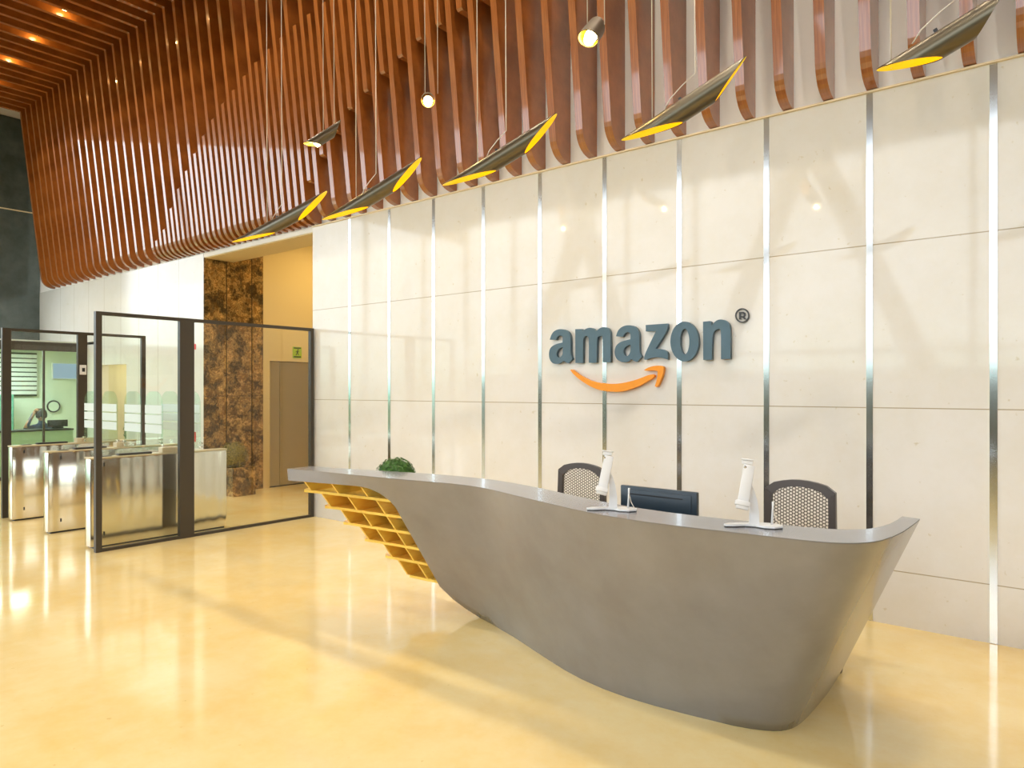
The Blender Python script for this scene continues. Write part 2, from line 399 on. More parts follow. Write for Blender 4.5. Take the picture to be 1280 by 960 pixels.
# big hall downlights over the camera side
def fx(n): return -.528-.2839*n if n <= 14.5 else -.528-.2839*14.5-.2900*(n-14.5)
def hall_light(x, y, e, tgt):
    t = thing('recessed_downlight', 'round recessed hall downlight outside the view', 'ceiling light', (x, y, 7.0), 0, 'hall downlights')
    MB().lathe([(.075, -.01), (.09, -.01), (.09, .58 if y < -1 else .10), (.08, .58 if y < -1 else .10)]).build('bezel', M['white'], t, 'auto')
    MB().lathe([(.072, -.014), (.072, -.011)]).build('lens', M['bulb'], t)
    s = spotlamp(0, 0, -.06, e, 75, (1,.95,.86), t, .12)
    d_ = Vector(tgt)-Vector((x, y, 6.9)); s.rotation_euler = d_.to_track_quat('-Z', 'Y').to_euler()
hall_light(2.8, -1.8, 1200, (-3.2, 3.2, 0))
hall_light((fx(9)+fx(10))/2, .35, 450, (-2.6, 2.6, 0))
hall_light((fx(0)+fx(1))/2, .35, 450, (-1.0, 2.6, 0))
hall_light(-5.5, -2.2, 250, (-4.5, 3.5, 0))
hall_light(-11, -1.8, 130, (-9, 3.5, 0))
# ---------------------------------------------------------------- pendants
def tube_lamp(t, L, r, cut, cr=.8, ra=0, rb=0):
    """hollow tube along +X of the empty, both ends cut obliquely, openings facing down"""
    n = 28; bmO = MB(); bmI = MB()
    def ringset(rad):
        A = []; B = []
        for k in range(n):
            a = 2*PI*k/n; z = math.cos(a); q = cut*(1-math.cos(a-ra))/2; qb = cut*(1-math.cos(a-rb))/2
            A.append((-L/2+q, rad*math.sin(a), rad*z)); B.append((L/2-qb*cr, rad*math.sin(a), rad*z))
        return A, B
    for bb, rad in ((bmO, r), (bmI, r-.004)):
        A, B = ringset(rad)
        VA = [bb.bm.verts.new(p) for p in A]; VB = [bb.bm.verts.new(p) for p in B]
        for k in range(n): bb.bm.faces.new([VA[k], VA[(k+1) % n], VB[(k+1) % n], VB[k]])
        if bb is bmO:
            A2, B2 = ringset(r-.004)
            WA = [bb.bm.verts.new(p) for p in A2]; WB = [bb.bm.verts.new(p) for p in B2]
            for k in range(n):
                bb.bm.faces.new([VA[k], WA[k], WA[(k+1) % n], VA[(k+1) % n]]); bb.bm.faces.new([VB[k], VB[(k+1) % n], WB[(k+1) % n], WB[k]])
    bmO.build('tube', M['lamptube'], t, 'auto'); bmI.build('gold_lining', M['lampgold'], t, 'auto')
def wires(t, p, hook=True):
    """hanging wires from local points straight up in world (t has rotation); given as world points relative to loc"""
    Minv = t.matrix_basis.inverted()
    for q, top, kk in p:
        pts = [Vector(q)]
        if hook:
            pts = [Vector(q)+Vector((-kk, 0, .012-kk*.35)), Vector(q)+Vector((-kk*.8, 0, .035-kk*.2)), Vector(q)+Vector((-.05*kk/.12, 0, .05)), Vector(q)+Vector((0, 0, .09))]
        pts.append(Vector((q[0]-.01, q[1], (q[2]+top)/2))); pts.append(Vector((q[0], q[1], top)))
        o = MB().tube([Minv @ v for v in pts], .0028, 6).build('hanging_wire', M['wire'], t, True)
YP = 3.2
ends = [((292,303),(411,239),'leftmost long pendant tube, its tip against the infill fins, slim and dark'),
        ((405,275),(530,197),'long dark pendant tube second from the left in the row'),
        ((556,232),(700,142),'long dark pendant tube in the middle of the row, above the sign'),
        ((781,175),(939,70),'long dark pendant tube above the sign, second from the right'),
        ((1102,87),(1262,-12),'long bronze pendant tube at the top right, cut by the picture edge')]
for (a, c, lab) in ends:
    A = Vector(atY(*a, YP)); B = Vector(atY(*c, YP)); mid = (A+B)/2; dv = B-A
    t = thing('pendant_tube_lamp', lab, 'pendant lamp', mid-Vector((0, 0, .045)), 0, 'long pendant tubes in a row')
    t.rotation_euler = (0, -math.atan2(dv.z, dv.x), 0)
    bpy.context.view_layer.update()
    tube_lamp(t, dv.length, .052, dv.length*.46, .66, math.radians(-5), math.radians(-20-(8 if A.x > -2 else 0)))
    m0 = mid-Vector((0, 0, .045))
    u = dv.normalized()
    wires(t, [(m0+u*.06+Vector((0, .0, .052)), ZC0, .16)])
    wires(t, [(m0-u*.20+Vector((0, .03, .04)), ZC0, 0)], False)
    MB().box((-.007, -.007, .045), (.007, .007, .068)).build('suspension_clip', M['black'], t)
# short lamps that point to the viewer
def short_lamp(center, direction, L, lab, r=.05):
    t = thing('pendant_spot_lamp', lab, 'pendant lamp', center, 0, 'pendant tubes pointing at the room')
    t.rotation_euler = Vector(direction).normalized().to_track_quat('X', 'Z').to_euler()
    bpy.context.view_layer.update()
    tube_lamp(t, L, r, L*.35)
    MB().tube([(L*.10, 0, -.005), (L*.30, 0, -.012)], [.035, .03], 12).build('bulb', M['bulb'], t, True)
    wires(t, [(Vector(center)+Vector((-.03, 0, r)), ZC0, 0.03), (Vector(center)+Vector((.05, .05, r)), ZC0, 0.03)], False)
    glow(t, (L*.45, 0, -.03), 6)
def towards(c, k=(0,0,0)): return Vector((k[0]-c[0], k[1]-c[1], k[2]-c[2]))
c = atY(407, 170, 3.6); short_lamp(c, (-.35, -.62, -.55), .38, 'small pendant lamp seen from the side, lit mouth to the left, above the leftmost tubes', .045)
c = atY(535, 125, 3.6); short_lamp(c, towards(c, (0, 0, 1.4)), .35, 'small round pendant lamp shining straight at the viewer, left of centre')
c = atY(740, 42, 3.3); short_lamp(c, towards(c, (-.9, 0, .9)), .34, 'bright oval pendant lamp tilted down to the left, near the top edge', .055)
# ---------------------------------------------------------------- reception desk
ZD = 1.03
pairs = [((-4.40,2.905),(-4.40,3.00),.95),((-4.14,2.945),(-4.14,3.10),.95),((-3.89,2.965),(-3.89,3.25),.955),((-3.735,2.978),(-3.735,3.42),.957),((-3.648,2.984),(-3.648,3.55),.942),
 ((-3.58,2.988),(-3.58,3.63),.915),((-3.53,2.992),(-3.53,3.68),.87),((-3.508,2.994),(-3.508,3.68),.82),((-3.500,2.995),(-3.500,3.68),.21),((-3.43,3.002),(-3.43,3.68),.116),((-3.355,3.01),(-3.355,3.69),.05),
 ((-3.25,3.025),(-3.25,3.69),0),((-3.1,3.048),(-3.12,3.65),0),((-2.95,3.065),(-2.98,3.595),0),((-2.8,3.07),(-2.84,3.545),0),((-2.65,3.045),(-2.70,3.485),0),((-2.52,3.005),(-2.56,3.425),0),((-2.373,2.95),(-2.42,3.365),0),
 ((-2.2,2.89),(-2.27,3.305),0),((-2.021,2.829),(-2.12,3.258),0),((-1.85,2.772),(-1.97,3.228),0),((-1.673,2.727),(-1.82,3.215),0),((-1.468,2.703),(-1.66,3.218),0),((-1.26,2.706),(-1.50,3.232),0),
 ((-1.073,2.722),(-1.36,3.25),0),((-.945,2.733),(-1.27,3.262),0),((-.811,2.744),(-1.19,3.285),0),((-.729,2.76),(-1.135,3.31),0),((-.69,2.775),(-1.105,3.328),0),((-.656,2.796),(-1.08,3.35),0),((-.628,2.82),(-1.06,3.377),0),((-.606,2.848),(-1.045,3.41),0),
 ((-.586,2.885),(-1.035,3.45),0),((-.570,2.93),(-1.028,3.50),0),((-.551,3.03),(-1.022,3.59),0),((-.538,3.17),(-1.02,3.73),0),((-.533,3.35),(-1.02,3.93),0),((-.533,3.518),(-1.03,4.16),0)]
inner = [(-4.40,3.115),(-4.14,3.155),(-3.89,3.215),(-3.735,3.255),(-3.648,3.275),(-3.58,3.29),(-3.53,3.302),(-3.508,3.306),(-3.500,3.308),(-3.43,3.322),(-3.355,3.335),
 (-3.25,3.35),(-3.1,3.36),(-2.95,3.362),(-2.8,3.347),(-2.65,3.315),(-2.52,3.28),(-2.373,3.235),(-2.2,3.17),(-2.021,3.105),(-1.85,3.045),(-1.68,3.00),(-1.49,2.975),(-1.30,2.972),
 (-1.13,2.985),(-1.0,2.995),(-.87,3.013),(-.79,3.03),(-.755,3.042),(-.725,3.06),(-.70,3.08),(-.68,3.10),(-.66,3.13),(-.642,3.17),(-.625,3.23),(-.612,3.31),(-.606,3.40),(-.604,3.53)]
desk = thing('reception_desk', 'long curved bronze-grey reception desk that flares outward, with a cantilevered left end', 'reception desk', (-2.3, 3.2, 0))
W = Matrix.Translation((2.3, -3.2, 0))
def dbuild(mb, name, mat, smooth=False, parent=desk): 
    mb.xform(W); return mb.build(name, mat, parent, smooth)
# curved front shell (outer + inner skin)
NV = 14; th = .035
rows_o = []; rows_i = []
for i, (T, G, zb) in enumerate(pairs):
    a = pairs[max(i-1, 0)][0]; c = pairs[min(i+1, len(pairs)-1)][0]
    tx, ty = c[0]-a[0], c[1]-a[1]; l = math.hypot(tx, ty) or 1; nx, ny = -ty/l, tx/l      # towards the back
    ro, ri = [], []
    vb = zb/ZD
    for j in range(NV+1):
        v = 1-(1-vb)*j/NV
        p = Vector((G[0]+(T[0]-G[0])*v, G[1]+(T[1]-G[1])*v, ZD*v))
        ro.append(p); ri.append(p+Vector((nx*th, ny*th, 0)))
    rows_o.append(ro); rows_i.append(ri)
b = MB()
VO = [[b.bm.verts.new(p) for p in r] for r in rows_o]; VI = [[b.bm.verts.new(p) for p in r] for r in rows_i]
n_ = len(VO)
for i in range(n_-1):
    for j in range(NV):
        b.bm.faces.new([VO[i][j], VO[i+1][j], VO[i+1][j+1], VO[i][j+1]])
        b.bm.faces.new([VI[i][j], VI[i][j+1], VI[i+1][j+1], VI[i+1][j]])
    b.bm.faces.new([VO[i][0], VI[i][0], VI[i+1][0], VO[i+1][0]]); b.bm.faces.new([VO[i][NV], VO[i+1][NV], VI[i+1][NV], VI[i][NV]])
for i in (0, n_-1):
    for j in range(NV): b.bm.faces.new([VO[i][j], VO[i][j+1], VI[i][j+1], VI[i][j]])
dbuild(b, 'front_panel', M['desk'], 'auto')
# countertop slab
b = MB(); tk = .078
A = [[b.bm.verts.new((T[0], T[1]-.001, ZD+.004)), b.bm.verts.new((I[0], I[1], ZD+.004)), b.bm.verts.new((I[0], I[1], ZD-tk)), b.bm.verts.new((T[0]+(G[0]-T[0])*.08, T[1]+.006+(G[1]-T[1])*.08, ZD-tk))] for (T, G, z), I in zip(pairs, inner)]
for a, c in zip(A, A[1:]):
    for k in range(4): b.bm.faces.new([a[k], c[k], c[(k+1) % 4], a[(k+1) % 4]])
b.bm.faces.new(A[0]); b.bm.faces.new(A[-1][::-1])
dbuild(b, 'countertop', M['desk'], 'auto')
# work surface for the staff side
ws = [(I[0], I[1]+.0) for I in inner[4:28]]
b = MB(); b.prism(ws+[(-1.02, 3.2), (-1.06, 3.85), (-4.0, 3.85), (-4.0, 3.38)], 'z', .71, .74)
dbuild(b, 'work_surface', M['desk'])
for x in (-2.55, -1.9, -1.2):
    dbuild(MB().box((x-.02, 3.65, 0), (x+.02, 3.83, .71)), 'support_panel', M['desk'])
# honey coloured shelves under the cantilever
def tY(X):
    tab = [(p[0][0], p[0][1]) for p in pairs[:14]]
    if X < tab[0][0]: return tab[0][1]+(X-tab[0][0])*.12
    return lerp(tab, X)
def sY(X, Z): return tY(X)+.65*(ZD-Z)+.018
SHZ = [.862, .745, .625, .505, .385, .245]
SHX = [-4.45, -4.33, -4.235, -4.11, -3.985, -3.84]
DEP = .30; ht = .009
for z, xl in zip(SHZ, SHX):
    xs = [xl+.10+(-3.492-xl-.10)*k/8 for k in range(9)]
    front = [(x, sY(x, z)) for x in xs]
    y0 = sY(xl, z); r = DEP/2
    left = [(xl+.10-.10*math.sin(PI*k/10), y0+r+r*math.cos(PI*k/10)) for k in range(0, 11)]
    back = [(x, sY(x, z)+DEP) for x in xs][::-1]
    left = [(x, y) for x, y in left]
    poly = front+back[:-1]+left[:-1]
    dbuild(MB().prism(poly, 'z', z-ht, z+ht), 'shelf', M['shelfwood'])
DV = [[-4.315,-4.043,-3.753],[-4.209,-3.946,-3.672],[-4.105,-3.885,-3.655],[-4.0,-3.835,-3.64],[-3.85,-3.64],[-3.79,-3.60]]
zt = .952
for row, z in zip(DV, SHZ):
    for x in row:
        yt, yb = sY(x, zt), sY(x, z)
        dbuild(MB().prism([(yt, zt-ht), (yb, z+ht), (yb+DEP-.01, z+ht), (yt+DEP-.01, zt-ht)], 'x', x-.008, x+.008), 'shelf_divider', M['shelfwood'])
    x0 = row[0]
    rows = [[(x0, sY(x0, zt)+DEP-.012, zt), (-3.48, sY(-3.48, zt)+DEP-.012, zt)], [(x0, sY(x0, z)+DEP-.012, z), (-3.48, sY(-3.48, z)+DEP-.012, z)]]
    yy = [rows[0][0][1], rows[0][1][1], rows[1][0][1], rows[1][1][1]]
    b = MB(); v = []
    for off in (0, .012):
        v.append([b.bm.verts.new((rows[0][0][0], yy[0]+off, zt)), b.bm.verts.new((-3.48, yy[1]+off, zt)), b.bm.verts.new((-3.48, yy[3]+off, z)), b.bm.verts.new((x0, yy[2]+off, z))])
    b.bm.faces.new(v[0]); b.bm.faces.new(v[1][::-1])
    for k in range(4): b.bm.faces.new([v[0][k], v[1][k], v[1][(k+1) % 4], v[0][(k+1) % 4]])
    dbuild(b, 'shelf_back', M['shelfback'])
    zt = z
# ---------------------------------------------------------------- boxwood ball on the staff side
def ball(name, lab, c, r, mat, potmat, poth, potr, cat='potted plant'):
    t = thing(name, lab, cat, (c[0], c[1], c[2]))
    MB().lathe([(potr*.8, 0), (potr, poth), (potr*.9, poth), (potr*.85, poth-.01)]).build('pot', potmat, t, 'auto')
    b = MB(); cz = poth+r*.85
    bmesh.ops.create_icosphere(b.bm, subdivisions=3, radius=r*.93, matrix=Matrix.Translation((0, 0, cz)))
    for k in range(1700):
        u = random.uniform(-1, 1); a = random.uniform(0, 2*PI); q = math.sqrt(1-u*u)
        nrm = Vector((q*math.cos(a), q*math.sin(a), u)); p = nrm*r*random.uniform(.92, 1.04)+Vector((0, 0, cz))
        t1 = nrm.orthogonal().normalized(); t1.rotate(Matrix.Rotation(random.uniform(0, 6.3), 3, nrm)); t2 = nrm.cross(t1); s = r*.075
        t2 = (t2+nrm*random.uniform(-.6, .6)).normalized()
        b.bm.faces.new([b.bm.verts.new(p-t1*s), b.bm.verts.new(p-t2*s*.6), b.bm.verts.new(p+t1*s), b.bm.verts.new(p+t2*s*.6)])
    b.build('foliage', mat, t)
    return t
ball('potted_boxwood', 'small round green boxwood ball behind the left part of the counter', (-3.86, 3.45, .74), .148, M['leaf'], M['white'], .09, .085)
# ---------------------------------------------------------------- desk chairs
def make_chair(lab, x, y, rz):
    t = thing('office_chair', lab, 'chair', (x, y, 0), rz, 'mesh-back office chairs behind the desk')
    # back frame (faces -y = towards desk); origin on the floor
    yb = .20
    def outline(w, h0, h1, r, n=8, arch=.035):
        pts = [(-w*.93, h0), (-w*1.0, h0+.18), (-w*.98, h1-r*1.1)]
        for k in range(n+1):
            s = -w*.98+2*w*.98*k/n
            pts.append((s, h1-arch*(s/w)**2*1.3-(.018 if k in (0, n) else 0)))
        pts += [(w*.98, h1-r*1.1), (w*1.0, h0+.18), (w*.93, h0)]
        return pts
    O = outline(.212, .58, 1.045, .06); I = outline(.170, .62, 1.005, .05)
    b = MB()
    for yy, fl in ((yb, 1), (yb+.03, -1)):
        pass
    VO = [[b.bm.verts.new((p[0], yb+d+.05*((p[1]-.8)**2)*4, p[1])) for p in O] for d in (0, .03)]
    VI = [[b.bm.verts.new((p[0], yb+d+.05*((p[1]-.8)**2)*4, p[1])) for p in I] for d in (0, .03)]
    n = len(O)
    for k in range(n):
        q = (k+1) % n
        b.bm.faces.new([VO[0][k], VO[0][q], VI[0][q], VI[0][k]]); b.bm.faces.new([VO[1][k], VI[1][k], VI[1][q], VO[1][q]])
        b.bm.faces.new([VO[0][k], VO[1][k], VO[1][q], VO[0][q]]); b.bm.faces.new([VI[0][k], VI[0][q], VI[1][q], VI[1][k]])
    b.build('backrest_frame', M['chairframe'], t, 'auto')
    # honeycomb mesh
    b = MB(); s = .0118; hgt = s*math.sqrt(3); vd = {}
    def inside(x, z): return abs(x) < .185 and .60 < z < 1.018-.05*(x/.2)**2
    def V(x, z):
        k = (round(x*4000), round(z*4000))
        if k not in vd: vd[k] = b.bm.verts.new((x, yb+.015+.05*((z-.8)**2)*4, z))
        return vd[k]
    cols = 24
    for i in range(-cols, cols+1):
        for j in range(0, 46):
            cx = i*1.5*s; cz = .6+j*hgt+(hgt/2 if i % 2 else 0)
            if not inside(cx, cz): continue
            b.bm.faces.new([V(cx+s*math.cos(PI/3*k), cz+s*math.sin(PI/3*k)) for k in range(6)])
    o = b.build('mesh_panel', M['chairmesh'], t)
    w = o.modifiers.new('wire', 'WIREFRAME'); w.thickness = .0062; w.use_boundary = True; w.use_even_offset = False
    b = MB(); b.box((-.23, -.25, .44), (.23, .22, .50), .03); b.build('seat', M['fabric'], t, 'auto')
    MB().tube([(0, .12, .44), (0, .26, .47), (0, .27, .66)], .022, 8).build('back_support', M['chairframe'], t, True)
    for sgn in (-1, 1):
        b = MB().tube([(sgn*.22, .10, .46), (sgn*.27, .08, .50), (sgn*.27, .06, .64)], .014, 8)
        b.box((sgn*.27-.035, -.10, .64), (sgn*.27+.035, .14, .665), .01)
        b.build('armrest', M['chairframe'], t, 'auto')
    MB().tube([(0, 0, .10), (0, 0, .44)], .025, 12).build('gas_column', M['chairframe'], t, True)
    b = MB()
    for k in range(5):
        a = 2*PI*k/5; b.tube([(0, 0, .12), (.28*math.cos(a), .28*math.sin(a), .075)], [.025, .015], 8)
    b.build('star_base', M['chairframe'], t, True)
    for k in range(5):
        a = 2*PI*k/5; cx, cy = .28*math.cos(a), .28*math.sin(a)
        MB().tube([(cx-.012, cy, .03), (cx+.012, cy, .03)], .03, 12).build('caster', M['black'], t, True)
    return t
def chair_at(pl, pr, ptop, Y, lab, rz):
    a = atY(*pl, Y); c_ = atY(*pr, Y); 
    return make_chair(lab, (a[0]+c_[0])/2, Y-.2, rz)
chair_at((697,600), (755,600), (726,580), 4.45, 'mesh-back office chair behind the desk, half hidden by the left tablet stand', 0)
chair_at((963,620), (1036,620), (999,604), 4.45, 'mesh-back office chair at the right end of the desk', 0)
# ---------------------------------------------------------------- monitor
ym = 3.5
a = atY(776, 607, ym); c = atY(873, 616, ym)
mx, mw = (a[0]+c[0])/2, (c[0]-a[0])
t = thing('computer_monitor', 'black computer monitor seen from behind, standing below the counter', 'monitor', (mx, ym, .74), math.radians(-2))
t2 = MB().box((-mw/2, -.012, .045), (mw/2, .018, .318), .005); t2.box((-mw/2+.03, -.017, .06), (mw/2-.03, -.01, .30), .003); t2.build('housing', M['monitor'], t, 'auto')
MB().box((-mw/2+.05, -.0182, .272), (mw/2-.08, -.0168, .278)).build('vent_slot', M['black'], t)
MB().box((-.05, -.023, .10), (.05, -.0165, .20), .001).build('mount_plate', M['black'], t)
MB().box((-mw/2+.008, .018, .055), (mw/2-.008, .0195, .31)).build('screen', M['black'], t)
MB().box((-.03, -.03, 0), (.03, -.005, .10), .004).box((-.12, -.08, 0), (.12, .08, .012), .004).build('stand', M['black'], t, 'auto')
# ---------------------------------------------------------------- tablet stands on the counter
def tablet_stand(x, y, lab, rz):
    t = thing('tablet_stand', lab, 'tablet stand', (x, y, ZD+.004), rz, 'white tablet stands on the counter')
    # base: curved foot plate
    base = [(-.135,-.012),(-.11,.012),(-.06,.028),(-.01,.034),(.03,.04),(.075,.03),(.10,.0),(.095,-.035),(.06,-.055),(.02,-.048),(-.01,-.02),(-.05,-.012),(-.10,-.03),(-.13,-.03)]
    MB().prism(base, 'z', .004, .011).build('base', M['white'], t)
    MB().prism([(u*.98, w*.98) for u, w in base], 'z', 0, .004).build('rubber_foot', M['black'], t)
    # curved arm
    arm = [(-.012, .0, .011), (-.010, .004, .06), (-.014, .008, .11), (-.022, .008, .15), (-.034, .0, .185)]
    b = MB(); rows = []
    for (px, py, pz), w in zip(arm, (.020, .018, .015, .011, .008)):
        rows.append([(px-w, py-.006, pz), (px+w, py-.006, pz), (px+w, py+.008, pz), (px-w, py+.008, pz), (px-w, py-.006, pz)])
    b.grid(rows); bmesh.ops.remove_doubles(b.bm, verts=b.bm.verts, dist=1e-5); bmesh.ops.holes_fill(b.bm, edges=[e for e in b.bm.edges if e.is_boundary])
    b.build('arm', M['white'], t)
    # holder plate, edge on towards the viewer
    b = MB().box((-.022, -.006, -.06), (.022, .006, .10), .003)
    b.box((-.030, -.020, -.072), (.026, .012, -.052), .003)
    b.box((-.024, -.012, -.085), (.024, .010, -.070), .002)
    b.xform(Matrix.Translation((-.050, -.018, .158)) @ Matrix.Rotation(math.radians(12), 4, 'Y') @ Matrix.Rotation(math.radians(-14), 4, 'X'))
    b.build('holder', M['white'], t, 'auto')
    b = MB().box((-.020, -.004, .102), (.022, .004, .118), .002); b.box((-.024, -.010, .118), (.028, .004, .124), .002)
    b.xform(Matrix.Translation((-.050, -.018, .158)) @ Matrix.Rotation(math.radians(6), 4, 'Y') @ Matrix.Rotation(math.radians(-14), 4, 'X'))
    b.build('top_clip', M['white'], t, 'auto')
    MB().tube([(-.052, -.022, .248), (-.052, -.034, .249)], .005, 10).build('screw', M['steel'], t, True)
    MB().tube([(.058, -.005, .011), (.062, -.002, .08), (.063, 0, .105)], [.005, .004, .005], 8).build('stylus', M['white'], t, True)
    MB().tube([(.064, .0, .075), (.072, -.002, .04), (.088, -.02, .012)], .0018, 6).build('cord', M['wire'], t, True)
    return t
p1 = atZ(765, 640, ZD); p2 = atZ(941, 661, ZD)
tablet_stand(p1[0]-.002, p1[1]+.035, 'white tablet stand on the counter in front of the left chair', math.radians(32))
tablet_stand(p2[0]+.005, p2[1]+.035, 'white tablet stand on the counter beside the right chair', math.radians(30))
# ---------------------------------------------------------------- the sign
YS = 5.295
sign = thing('wall_sign', 'slate-blue amazon lettering over an orange smile arrow on the stone wall', 'sign', (-2.97, YS, 1.6))
def curve_part(name, loops, mat, depth=.034, lift=0):
    cu = bpy.data.curves.new('tmp', 'CURVE'); cu.dimensions = '2D'; cu.fill_mode = 'BOTH'; cu.extrude = depth/2
    for lp in loops:
        sp = cu.splines.new('POLY'); sp.points.add(len(lp)-1); sp.use_cyclic_u = True
        for q, (u, w) in zip(sp.points, lp): q.co = (u, w, 0, 1)
    tmp = bpy.data.objects.new('tmp', cu); COL.objects.link(tmp); bpy.context.view_layer.update()
    me = bpy.data.meshes.new_from_object(tmp.evaluated_get(bpy.context.evaluated_depsgraph_get())); me.name = name
    bpy.data.objects.remove(tmp)
    me.transform(Matrix.Translation((0, depth/2-lift, 0)) @ Matrix.Rotation(PI/2, 4, 'X')); me.materials.clear(); me.materials.append(mat)
    o = bpy.data.objects.new(name, me); COL.objects.link(o); o.parent = sign; return o
def px_loop(pts, ox, oy, k=8.):
    out = []
    for u, w in pts:
        p = atY(ox+u/k, oy+w/k, YS); out.append((p[0]+2.97, p[2]-1.6))
    return out
def smooth(pts, it=1):
    # one round of corner cutting only where the turn is gentle
    n = len(pts); out = []
    for i in range(n):
        a, p, c = Vector(pts[i-1]), Vector(pts[i]), Vector(pts[(i+1) % n])
        ang = (p-a).angle(c-p, 0) if (p-a).length > 0 and (c-p).length > 0 else 0
        if ang > math.radians(48): out.append(tuple(p))
        else:
            m = min(.3, .3); out.append(tuple(p+(a-p)*.25)); out.append(tuple(p+(c-p)*.25))
    return out if it <= 1 else smooth(out, it-1)
A1 = [(137,437),(150,395),(170,360),(205,337),(245,330),(290,337),(320,355),(338,385),(345,420),(345,570),(350,600),(363,628),(325,672),(300,668),(275,645),(250,668),(215,680),(175,678),(148,655),(132,620),(128,580),(135,535),(155,505),(190,485),(230,472),(265,465),(266,430),(260,402),(243,393),(223,398),(208,412),(202,440)]
A1h = [(266,510),(240,520),(215,540),(203,575),(208,605),(228,618),(250,608),(265,580),(268,545)]
Mm = [(392,332),(460,330),(463,352),(500,325),(540,315),(575,325),(597,355),(640,318),(680,308),(715,318),(738,345),(745,385),(745,662),(668,662),(668,425),(660,402),(640,398),(618,408),(608,440),(606,668),(528,668),(528,430),(520,405),(500,398),(480,410),(470,435),(468,670),(394,670)]
A2 = [(800,403),(815,350),(850,312),(900,292),(955,292),(1000,312),(1025,350),(1032,400),(1032,540),(1037,575),(1057,605),(1010,660),(985,655),(955,630),(925,655),(885,665),(840,655),(805,630),(788,590),(786,545),(800,495),(840,460),(890,445),(943,432),(947,395),(938,368),(912,360),(885,372),(868,410)]
A2h = [(945,487),(910,497),(883,520),(872,555),(882,592),(905,605),(930,590),(945,550)]
Zz = [(57,290),(277,275),(275,345),(155,525),(215,532),(255,545),(278,567),(278,637),(225,618),(160,611),(100,620),(62,640),(42,635),(42,592),(158,352),(57,353)]
Nn = [(630,257),(700,250),(712,262),(712,300),(760,243),(810,232),(860,245),(893,280),(903,330),(903,628),(810,632),(810,355),(800,332),(780,328),(745,345),(722,390),(718,637),(632,640)]
Oo = [(445+142*math.cos(2*PI*k/36), 455+200*math.sin(2*PI*k/36)) for k in range(36)]
Oi = [(447+46*math.cos(2*PI*k/30), 455+128*math.sin(2*PI*k/30)) for k in range(30)]
for loops, ox in (((A1, A1h), 670), ((Mm,), 670), ((A2, A2h), 670), ((Zz,), 800), ((Oo, Oi), 800), ((Nn,), 800)):
    curve_part('letter', [px_loop(smooth(l, 2), ox, 370) for l in loops], M['lettergrey'])
SM = [(180,180),(200,175),(250,215),(330,265),(420,300),(520,315),(640,320),(760,300),(880,265),(960,230),(1010,222),(1025,238),(1015,255),(960,290),(860,345),(760,380),(680,398),(600,398),(500,388),(400,355),(300,295),(220,230)]
AR = [(918,182),(950,160),(1000,142),(1060,135),(1105,140),(1118,155),(1110,220),(1085,285),(1060,340),(1045,352),(1028,340),(1045,290),(1055,235),(1055,190),(1010,183),(950,190)]
curve_part('smile', [px_loop(smooth(SM, 2), 690, 440)], M['orange'])
curve_part('arrow_head', [px_loop(smooth(AR, 2), 690, 440)], M['orange'])
ringo = [(1008+71*math.cos(2*PI*k/40), 192+73*math.sin(2*PI*k/40)) for k in range(40)]
ringi = [(1008+58*math.cos(2*PI*k/40), 192+60*math.sin(2*PI*k/40)) for k in range(40)]
reg = curve_part('registered_mark', [px_loop(ringo, 800, 370), px_loop(ringi, 800, 370)], M['charcoal'], .008, -.028)
RR = [(976,158),(1020,155),(1038,165),(1042,182),(1036,198),(1022,206),(1050,232),(1030,232),(1005,208),(994,208),(994,232),(976,232)]
RRh = [(994,170),(994,195),(1014,195),(1024,188),(1024,178),(1016,170)]
o = curve_part('letter_r', [px_loop(RR, 800, 370), px_loop(RRh, 800, 370)], M['charcoal'], .008, -.028); o.parent = reg
# ---------------------------------------------------------------- glass partitions
def partition(name, lab, X, y0, y1, ztop, posts, glass, group):
    """framed glass along Y; posts: (ya, yb) solid dark panels"""
    t = thing(name, lab, 'glass partition', (X, y0, 0), 0, group)
    yy = sorted(posts); hx = .028
    for a, c in posts:
        MB().box((-hx, a-y0, 0), (hx, c-y0, ztop), .003).build('post', M['brownmetal'], t)
    for (a, c), (e, f) in zip(yy, yy[1:]):
        MB().box((-hx*.8, c-y0, ztop-.035), (hx*.8, e-y0, ztop)).build('top_rail', M['brownmetal'], t)
        MB().box((-hx*.8, c-y0, 0), (hx*.8, e-y0, .028)).build('bottom_rail', M['brownmetal'], t)
        MB().box((-.006, c-y0, .028), (.006, e-y0, ztop-.035)).build('glass_pane', glass, t)
    return t
partition('glass_partition', 'tall framed glass partition standing between the turnstiles and the desk', -7.50, 2.798, 5.32, 2.37, [(2.798,2.855),(3.624,3.782),(5.271,5.32)], M['glass'], None)
t = partition('glass_partition', 'dark framed glass partition at the far left beyond the last turnstile', -10.42, 2.824, 4.549, 2.37, [(2.824,2.92),(3.67,3.787),(4.494,4.549)], M['glass'], None)
b = MB(); b.box((.028, 0.866, 1.80), (.045, 0.946, 1.93), .004); b.build('card_reader', M['white'], t)
MB().box((.045, 0.891, 1.84), (.047, 0.926, 1.89)).build('reader_window', M['black'], t)
